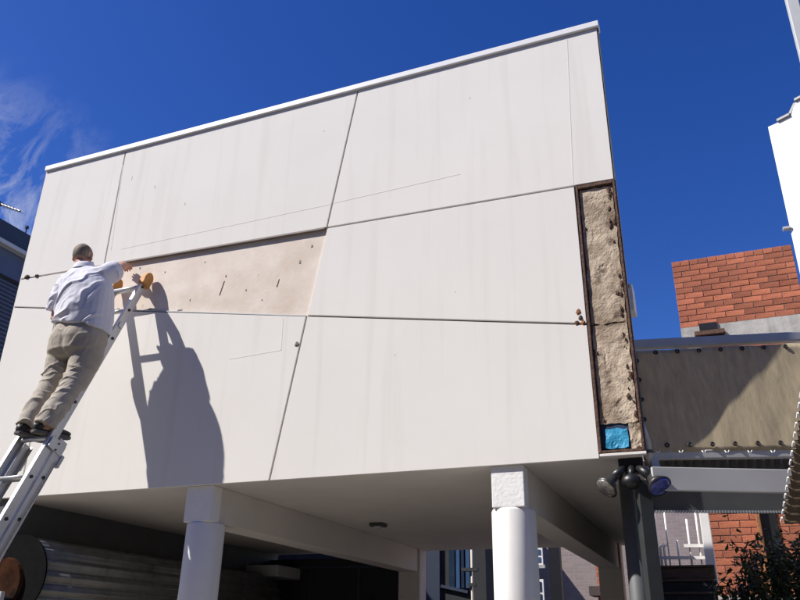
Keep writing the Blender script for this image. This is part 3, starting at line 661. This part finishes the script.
t = thing('twin_floodlight', (-.52, 5.07, 2.71), 'black twin floodlight with motion sensor under the corner of the white building', 'floodlight')
c0 = V((-.515, 5.05, 2.70))
MB().box((c0.x-.075, 5.035, 2.615), (c0.x+.075, 5.12, 2.7075)).build('mount', BLACK, t, bevel=.01)
MB().ell(at(631.5, 481.5, 5.0), ((.06, 0, 0), (0, .05, 0), (0, 0, .05)), 20, 10).build('sensor', BLACK, t, smooth=True)
MB().tube([at(631.5, 466, 5.05), at(631.5, 478, 5.01)], .022, 12).build('sensor_neck', BLACK, t, smooth=True)
for sgn, pts_, gm, lab in ((-1, ((625, 467), (614, 478), (606, 484.5)), LAMPG, None), (1, ((638, 467), (652, 477), (659, 482.5)), LAMPB, 'lamp with a blue sky reflection painted on its glass')):
    A_ = at(*pts_[0], 5.05); Bm = at(*pts_[1], 5.0); Cm = at(*pts_[2], 4.97)
    ar = MB().tube([A_, A_.lerp(Bm, .4), Bm], [.02, .028, .036], 14).build('lamp_arm', BLACK, t, smooth=True)
    d = (Cm-Bm).normalized(); d = (d+V((0, -.25, -.35))).normalized()
    h = MB().tube([Bm-d*.01, Bm+d*.035, Bm+d*.06, Bm+d*.095], [.034, .038, .054, .076], 24, cap=True).build('lamp_head', mat('lamp_shell', (.03, .029, .028), .4, .1, 20), t, smooth=True)
    lens = MB().ell(Bm+d*.097, (d.orthogonal().normalized()*.066, d.cross(d.orthogonal().normalized())*.066, d*.016), 18, 8).build('lens', gm, h, smooth=True)
    if lab: lens['label'] = lab

# ------------------------------------------------------------------ ladder
xr, xl = -4.586, -4.938
ztop, ytop = 4.69, 4.985; SL = .422
def ly(z): return ytop-SL*(ztop-z)
t = thing('extension_ladder', ((xl+xr)/2, ly(0), 0), 'aluminium extension ladder leaning on the white wall', 'ladder')
ld = V((0, SL, 1)).normalized(); ln_ = V((0, -1, SL)).normalized()      # along, towards climber
def stile(x, z0, z1, off, wd, dp, inner, name='stile'):
    mb = MB(); p = V((x, ly(z0), z0))+ln_*off; q = V((x, ly(z1), z1))+ln_*off
    mb.obox((p+q)/2, (q-p)/2, V((1, 0, 0))*.002, ln_*(dp/2))                       # web
    for s_ in (-1, 1): mb.obox((p+q)/2+V((inner*wd/2, 0, 0))+ln_*(s_*(dp/2-.002)), (q-p)/2, V((wd/2, 0, 0)), ln_*.0025)  # flanges
    return mb.build(name, ALU, t, bevel=.0008, seg=1)
DEP = .072
stile(xr, 1.15, 4.56, 0, .028, DEP, -1); stile(xl, 1.15, 4.56, 0, .028, DEP, 1)
stile(xr+.012, .03, 3.00, -.088, .03, .078, -1, 'base_stile'); stile(xl-.012, .03, 3.00, -.088, .03, .078, 1, 'base_stile')
def rung(z, off, x0, x1, r=.017, nm='rung'):
    c = V((0, ly(z), z))+ln_*off; mb = MB(); n = 16
    mb.loft([[c+V((x, 0, 0))+ln_*(r*1.15*cos(2*pi*i/n))+ld*(r*.85*sin(2*pi*i/n)) for i in range(n)] for x in (x0, x1)])
    mb.build(nm, ALU, t, smooth=True).data.polygons.foreach_set('use_smooth', [True]*n+[False]*2)
    for x, s_ in ((x1, 1), (x0, -1)):
        MB().tube([c+V((x+s_*.003, 0, 0)), c+V((x+s_*.010, 0, 0))], .013, 12).build('rivet', BLACK, t)
zr = 4.231
RZ = []
while zr > 1.2: RZ.append(zr); zr -= .315
for z in RZ: rung(z, 0, xl+.0, xr-.0)
rung(4.50, .004, xl, xr, .024, 'top_bar')
for k in range(9): rung(2.70-.315*k+.0, -.088, xl-.012, xr+.012)
for x, s_ in ((xr+.012, 1), (xl-.012, -1)):      # guide brackets where the sections overlap
    c = V((x, ly(2.93), 2.93))+ln_*(-.05); MB().obox(c+V((s_*.006, 0, 0)), V((.006, 0, 0)), ln_*.075, ld*.045).build('guide_bracket', ALU, t, bevel=.002)
    c = V((x, ly(2.86), 2.86))+ln_*(-.14); MB().obox(c, V((.018, 0, 0)), ln_*.014, ld*.05).build('guide_hook', GREYST, t, bevel=.003)
    for dz in (.02, -.03): MB().tube([V((x+s_*.010, ly(2.93+dz), 2.93+dz))+ln_*(-.05), V((x+s_*.018, ly(2.93+dz), 2.93+dz))+ln_*(-.05)], .008, 8).build('rivet', BLACK, t)
c = V((xr, ly(4.06), 4.06)); MB().obox(c+V((.008, 0, 0)), V((.006, 0, 0)), ln_*.02, ld*.025).build('catch', ALU, t, bevel=.002)
for x in (xr, xl):       # rounded orange rubber ends resting on the wall
    base = V((x-.0, ly(4.55), 4.55)); prof = []
    for k in range(11):
        an = -pi*.12+pi*1.24*k/10; prof.append((.062*cos(an), .062*sin(an)*1.25))
    poly = [base+ln_*(-.052)+ld*(-.03), base+ln_*.045+ld*(-.03)]+[base+ln_*(a*.85)+ld*(.045+b) for a, b in prof]
    MB().prism([p-V((.03, 0, 0)) for p in poly], (.06, 0, 0)).build('rubber_end', ORANGE, t, bevel=.006)
MB().tube([V((xr+.03, ly(2.80)+.12, 2.80)), V((xr+.03, ly(2.3)+.10, 2.3)), V((xr+.02, ly(1.5)+.10, 1.5))], .0045, 6).build('rope', ROPE, t)
MB().tube([V((xl+.07, ly(2.92)+.10, 2.92)), V((xl+.055, ly(2.4)+.10, 2.4)), V((xl+.05, ly(1.5)+.10, 1.5))], .0045, 6).build('rope', ROPE, t)
for x in (xr+.012, xl-.012): MB().obox(V((x, ly(.02), .02))+ln_*(-.088), V((.03, 0, 0)), V((0, .06, 0)), V((0, 0, .02))).build('foot', BLACK, t, bevel=.006)

# ------------------------------------------------------------------ the man on the ladder
ME = lambda a, b, k: [V(p) for p in ()]
def sst(a, b, x): q = min(1, max(0, (x-a)/(b-a))); return q*q*(3-2*q)
def remesh(mb, voxel, smooth=6, fac=.5):
    me = bpy.data.meshes.new('tmp'); me.from_pydata([tuple(p) for p in mb.v], [], mb.f)
    bm = bmesh.new(); bm.from_mesh(me); bmesh.ops.recalc_face_normals(bm, faces=bm.faces); bm.to_mesh(me); bm.free()
    o = bpy.data.objects.new('tmp', me); C.objects.link(o)
    r = o.modifiers.new('r', 'REMESH'); r.mode = 'VOXEL'; r.voxel_size = voxel; r.use_smooth_shade = True
    if smooth: s_ = o.modifiers.new('s', 'SMOOTH'); s_.iterations = smooth; s_.factor = fac
    dg = bpy.context.evaluated_depsgraph_get(); out = bpy.data.meshes.new_from_object(o.evaluated_get(dg))
    bpy.data.objects.remove(o); return out
def ering(c, a, b, n=28, e=2.3, tilt=(0, 0), rot=0):
    out = []
    for i in range(n):
        th = 2*pi*i/n; ca, sa = cos(th), sin(th)
        x = a*math.copysign(abs(ca)**(2/e), ca); y = b*math.copysign(abs(sa)**(2/e), sa)
        x, y = x*cos(rot)-y*sin(rot), x*sin(rot)+y*cos(rot)
        out.append(V((c[0]+x, c[1]+y, c[2]+x*tilt[0]+y*tilt[1])))
    return out
def disp(me, fn):
    ns = [v.normal.copy() for v in me.vertices]
    for v, n in zip(me.vertices, ns): v.co = v.co+n*fn(v.co, n)
def sst(a, b, x): q = min(1, max(0, (x-a)/(b-a))); return q*q*(3-2*q)
def warp(p):        # lean the figure in towards the ladder above the feet
    k = sst(3.08, 3.75, p.z)*(1-sst(4.58, 4.80, p.y)); kt = sst(4.2, 4.6, p.z)*(1-sst(4.58, 4.80, p.y))
    return V((p.x-.008*k-.012*kt, p.y+.045*k-.012*kt, p.z-.010*kt))
def finish(me, name, m, par, sub=0):
    og = ORG[par.name]
    for v in me.vertices: v.co = warp(v.co)
    for v in me.vertices: v.co -= og
    o = link(me, name, m, par, True); return o
P = thing('person', (-4.75, 4.24, 2.99), 'person in pale shirt and khaki trousers standing on the ladder reaching to the wall', 'person')
# shirt
sh = MB()
sh.loft([ering(c, a, b, tilt=tl, rot=r) for c, a, b, tl, r in (
    ((-4.752, 4.432, 3.955), .252, .190, (-.16, 0), 0), ((-4.752, 4.432, 4.05), .251, .195, (-.10, 0), 0), ((-4.758, 4.430, 4.18), .238, .192, (-.05, 0), .04),
    ((-4.772, 4.430, 4.30), .234, .176, (-.03, 0), .08), ((-4.803, 4.438, 4.40), .224, .155, (.0, .1), .12), ((-4.828, 4.447, 4.475), .203, .122, (0, .15), .16),
    ((-4.850, 4.457, 4.53), .145, .095, (0, .2), .15), ((-4.868, 4.465, 4.572), .085, .080, (0, .25), .1), ((-4.873, 4.47, 4.588), .072, .070, (0, .3), .1))])
sh.tube([(-4.93, 4.45, 4.44), (-5.010, 4.445, 4.445), (-5.045, 4.425, 4.36), (-5.060, 4.415, 4.25), (-5.066, 4.425, 4.165)], [.075, .082, .082, .080, .078], 20)
sh.tube([(-4.76, 4.44, 4.44), (-4.665, 4.48, 4.46), (-4.645, 4.545, 4.52), (-4.648, 4.575, 4.545), (-4.652, 4.602, 4.565)], [.085, .094, .096, .093, .089], 20)
me = remesh(sh, .0058, 10)
def crease(t): t = t-math.floor(t); return (max(0, 1-abs(t-.5)/.22))**1.5      # narrow ridges with flat cloth between
def fold(co, n):
    x, z = co.x+4.75, co.z-4.2; back = max(0, -n.y)*.85+.15
    w = noise.noise(co*4)*.55+noise.noise(co*9)*.22
    along = x*.62+z*.78; across = x*.78-z*.62                 # folds run from the right shoulder down to the left hip
    msk = max(0, .6+.9*noise.noise(V((across*7, along*3.5, 5.1))))
    low = sst(4.54, 4.40, co.z)
    d = .024*crease(across*5.4+w+.9*along*along)*msk*back*low
    msk2 = max(0, .35+noise.noise(V((across*9, along*5, 1.7))))
    d += .014*crease(across*10.5+w*1.6+.35*along)*msk2*back*low
    d += .006*noise.noise(co*7)+.0016*noise.noise(co*26)
    d += .010*noise.noise(V((co.x*6, co.y*6, co.z*2.2)))*low
    d += .012*math.sin(x*34+w*4)*max(0, (4.03-co.z)/.12)
    if co.x < -5.0 or co.y > 4.53: d += .009*crease((co.z*1.4+co.y)*8+w*2)*(.5+noise.noise(co*12))
    return d
disp(me, fold)
finish(me, 'shirt', SHIRT, P)
cl = MB(); cl.loft([ering((-4.868+dx, 4.452+dy, z), a, b, tilt=(0, .32), rot=.1, n=32, e=2) for z, a, b, dx, dy in ((4.562, .093, .088, 0, 0), (4.59, .082, .079, 0, 0), (4.615, .074, .071, -.002, .002), (4.617, .068, .066, -.002, .002), (4.575, .07, .068, 0, 0))], cap=False)
cl.v = [warp(p) for p in cl.v]; cl.build('collar', SHIRT, P, smooth=True)
# trousers
tr = MB()
tr.loft([ering(c, a, b, tilt=tl) for c, a, b, tl in (((-4.75, 4.425, 4.03), .212, .145, (-.05, 0)), ((-4.75, 4.428, 3.95), .232, .165, (-.05, 0)), ((-4.75, 4.425, 3.84), .25, .178, (-.03, 0)), ((-4.758, 4.425, 3.74), .24, .165, (0, 0)), ((-4.765, 4.425, 3.68), .20, .12, (0, 0)))])
tr.tube([(-4.875, 4.435, 3.82), (-4.890, 4.430, 3.66), (-4.893, 4.412, 3.52), (-4.890, 4.375, 3.43), (-4.868, 4.315, 3.29), (-4.853, 4.255, 3.15), (-4.848, 4.222, 3.065)], [.126, .120, .100, .088, .084, .082, .080], 22)
tr.tube([(-4.635, 4.435, 3.82), (-4.640, 4.430, 3.66), (-4.648, 4.412, 3.52), (-4.650, 4.378, 3.43), (-4.645, 4.315, 3.29), (-4.650, 4.255, 3.15), (-4.658, 4.222, 3.055)], [.130, .124, .104, .092, .088, .086, .084], 22)
me = remesh(tr, .0058, 8)
def fold2(co, n):
    w = noise.noise(co*5)*.7+noise.noise(co*12)*.3; cx = -4.765; sg = 1 if co.x > cx else -1
    leg = sst(3.70, 3.52, co.z); m1 = max(0, .45+.95*noise.noise(co*7+V((9, 2, 4)))); m2 = max(0, .35+noise.noise(co*10+V((1, 5, 2))))
    d = .018*leg*crease(co.z*7.5+sg*(co.x-cx)*3.6+w)*m1+.014*leg*crease(co.z*13-sg*(co.x-cx)*5+w*1.8)*m2
    d += .007*noise.noise(co*7)+.0018*noise.noise(co*26)
    seat = max(0, 1-abs(co.z-3.80)/.20)*max(0, -n.y)
    d += -.010*math.exp(-((co.x+4.752)/.022)**2)*seat
    d += .011*crease((co.z*.9-abs(co.x+4.752)*.9)*6.5+w)*seat*(m1+.3)
    d += .006*math.exp(-((abs(co.x+4.752)-.095)/.045)**2-((co.z-3.885)/.05)**2)*max(0, -n.y)
    return d
disp(me, fold2)
tro = finish(me, 'trousers', TROUS, P)
bl = MB(); n = 48
bl.loft([ering((-4.745, 4.426, z), a, b, n=48, tilt=(-.05, 0)) for z, a, b in ((4.00, .226, .158), (4.03, .222, .152), (4.032, .215, .146))], cap=False); bl.v = [warp(p) for p in bl.v]; bl.build('belt', mat('brown_leather', (.05, .03, .02), .5), tro, smooth=True)
# shoes
def shoe(ax, ay, yaw, name='shoe'):
    f = V((sin(yaw), cos(yaw), 0)); s_ = V((cos(yaw), -sin(yaw), 0)); rings = []; o0 = V((ax, ay, 2.993))
    for l, w, h, z in ((-.088, .018, .03, .028), (-.078, .033, .052, .0), (-.04, .040, .088, 0), (.01, .041, .092, 0), (.06, .045, .068, 0), (.12, .050, .052, 0), (.165, .046, .044, 0), (.195, .032, .034, .004), (.205, .014, .018, .012)):
        r = []
        for i in range(18):
            th = 2*pi*i/18; r.append(o0+f*l+s_*(w*math.copysign(abs(cos(th))**.8, cos(th)))+V((0, 0, .018+z+h*(.5+.5*math.copysign(abs(sin(th))**.75, sin(th))))))
        rings.append(r)
    o = MB().loft(rings).build(name, SHOE, P, smooth=True)
    rs = [(-.092, .022), (-.08, .037), (-.04, .043), (.02, .042), (.08, .049), (.13, .053), (.18, .043), (.205, .024)]
    poly = [o0+f*l+s_*w for l, w in rs]+[o0+f*l-s_*w for l, w in rs[::-1]]
    MB().prism(poly, (0, 0, .022)).build('sole', SOLE, o, bevel=.003)
shoe(-4.852, 4.235, -.10); shoe(-4.665, 4.232, .30)
# body: one continuous skin under the clothes, with head, forearms and hands
bd = MB()
bd.loft([ering(c, a, b) for c, a, b in (((-4.742, 4.41, 3.72), .18, .12), ((-4.742, 4.41, 3.9), .215, .14), ((-4.745, 4.41, 4.1), .20, .14), ((-4.78, 4.415, 4.3), .195, .13), ((-4.82, 4.437, 4.44), .17, .10), ((-4.855, 4.45, 4.52), .09, .07))])
bd.tube([(-4.87, 4.43, 3.78), (-4.892, 4.41, 3.50), (-4.89, 4.375, 3.43), (-4.855, 4.255, 3.15), (-4.85, 4.222, 3.04), (-4.855, 4.30, 3.04)], [.095, .07, .065, .045, .04, .035], 16)
bd.tube([(-4.64, 4.43, 3.78), (-4.648, 4.41, 3.50), (-4.65, 4.378, 3.43), (-4.65, 4.255, 3.15), (-4.66, 4.222, 3.04), (-4.645, 4.30, 3.04)], [.095, .07, .065, .045, .04, .035], 16)
HC = V((-4.925, 4.475, 4.69)); hy = radians(20); htl = radians(8)
hf = V((-sin(hy), cos(hy), -.10)).normalized(); hr = hf.cross(V((-.10, 0, 1))).normalized(); hu = hr.cross(hf)
bd.tube([(-4.85, 4.445, 4.47), (-4.868, 4.452, 4.56), HC-hf*.018-hu*.055], [.075, .058, .056], 18)
def hp(r, f, u): return HC+hr*r+hf*f+hu*u
bd.ell(hp(0, -.008, .018), (hr*.077, hf*.097, hu*.098), 28, 18)
bd.ell(hp(0, .028, -.052), (hr*.058, hf*.066, hu*.066), 22, 14)
bd.ell(hp(0, .10, -.012), (hr*.012, hf*.022, hu*.024), 12, 8)
bd.ell(hp(0, .078, .022), (hr*.055, hf*.02, hu*.014), 14, 8)
bd.ell(hp(0, .088, -.052), (hr*.024, hf*.012, hu*.009), 12, 8)
for s_ in (-1, 1):
    bd.ell(hp(s_*.078, -.004, -.008), ((hr*s_*.55+hf*-.5).normalized()*.016, hf*.018, hu*.034), 14, 10)
def hand(W_, d, nrm, side, curl, sc=1.0):   # wrist, direction, palm normal, thumb side
    d = V(d).normalized(); n_ = (V(nrm)-d*V(nrm).dot(d)).normalized(); s_ = d.cross(n_)*side
    bd.loft([[W_+d*l+s_*(w*cos(2*pi*i/16))+n_*(h*sin(2*pi*i/16)) for i in range(16)] for l, w, h in ((-.01, .027, .021), (.025, .036, .019), (.06, .042, .017), (.088, .041, .014), (.096, .036, .009))])
    for k, (o_, L) in enumerate(((.030, .072), (.010, .082), (-.011, .077), (-.031, .060))):
        p = W_+d*.085+s_*o_; q = d.copy(); pts = [p-q*.02, p]; a_ = 0
        for seg in (.42, .32, .26):
            a_ += curl; qq = d*cos(a_)+n_*sin(a_)+s_*(o_*1.2); pts.append(pts[-1]+qq.normalized()*L*seg)
        bd.tube(pts, [.0085, .0095, .009, .008, .0065], 10)
    p = W_+d*.018+s_*.026; bd.tube([p, p+s_*.024+d*.02+n_*.008, p+s_*.034+d*.05+n_*.018, p+s_*.030+d*.072+n_*.026], [.013, .0125, .0105, .0075], 10)
HR = V((-4.80, 4.865, 4.745))
bd.tube([(-4.70, 4.44, 4.45), (-4.655, 4.53, 4.505), (-4.685, 4.67, 4.615), (-4.735, 4.76, 4.675), HR], [.05, .05, .05, .044, .03], 16)
hand(HR, V((-.10, .16, .075)), V((.1, .35, -.9)), 1, .42)
HLd = V((-5.02, 4.655, 4.10))
bd.tube([(-4.96, 4.44, 4.44), (-5.05, 4.42, 4.28), (-5.06, 4.425, 4.10), (-5.045, 4.54, 4.085), HLd], [.05, .047, .048, .042, .027], 16)
hand(HLd, V((.05, .12, .05)), V((.75, .1, -.1)), -1, .55)
me = remesh(bd, .0048, 4)
bdo = finish(me, 'body', SKIN, P)
for s_ in (-1, 1):
    ey = MB().ell(hp(s_*.031, .079, .006), (hr*.012, hf*.011, hu*.011), 12, 8); ey.v = [warp(p) for p in ey.v]; ey.build('eye', CAPM, P, smooth=True)
# hair: short grey-brown, thin at the crown
hm = MB(); n = 44; m = 30; vs = []; fs = []; idx = {}
c0 = hp(0, -.010, .016)
for j in range(m+1):
    for i in range(n):
        th = pi*.86*j/m; ph = 2*pi*i/n
        dv = hr*(cos(ph)*sin(th))+hf*(sin(ph)*sin(th))+hu*cos(th)
        l_ = V((cos(ph)*sin(th), sin(ph)*sin(th), cos(th)))
        front = l_.y
        if front > .45 and l_.z < .55: continue
        if l_.z < -.62+.25*max(0, front+.3)+.06*noise.noise(V((i*.9, j, 2))): continue
        if abs(l_.x) > .80 and -.35 < l_.z < .10 and abs(front) < .30: continue
        if l_.angle(V((-.30, -.35, .88))) < .40+.16*noise.noise(l_*7+V((3, 3, 3))): continue
        th_ = 1.03+.02*noise.noise(l_*3)+.004*noise.noise(V((l_.x*16, l_.y*16, l_.z*3)))
        idx[(i, j)] = len(vs); vs.append(c0+hr*(l_.x*.080*th_)+hf*(l_.y*.099*th_)+hu*(l_.z*.101*th_))
for j in range(m):
    for i in range(n):
        k = [(i, j), ((i+1) % n, j), ((i+1) % n, j+1), (i, j+1)]
        if all(q in idx for q in k): fs.append(tuple(idx[q] for q in k))
hm.add(vs, fs)
hm.v = [warp(p) for p in hm.v]
o = hm.build('hair', HAIR, P, smooth=True); s_ = o.modifiers.new('t', 'SOLIDIFY'); s_.thickness = .010; s_.offset = -1
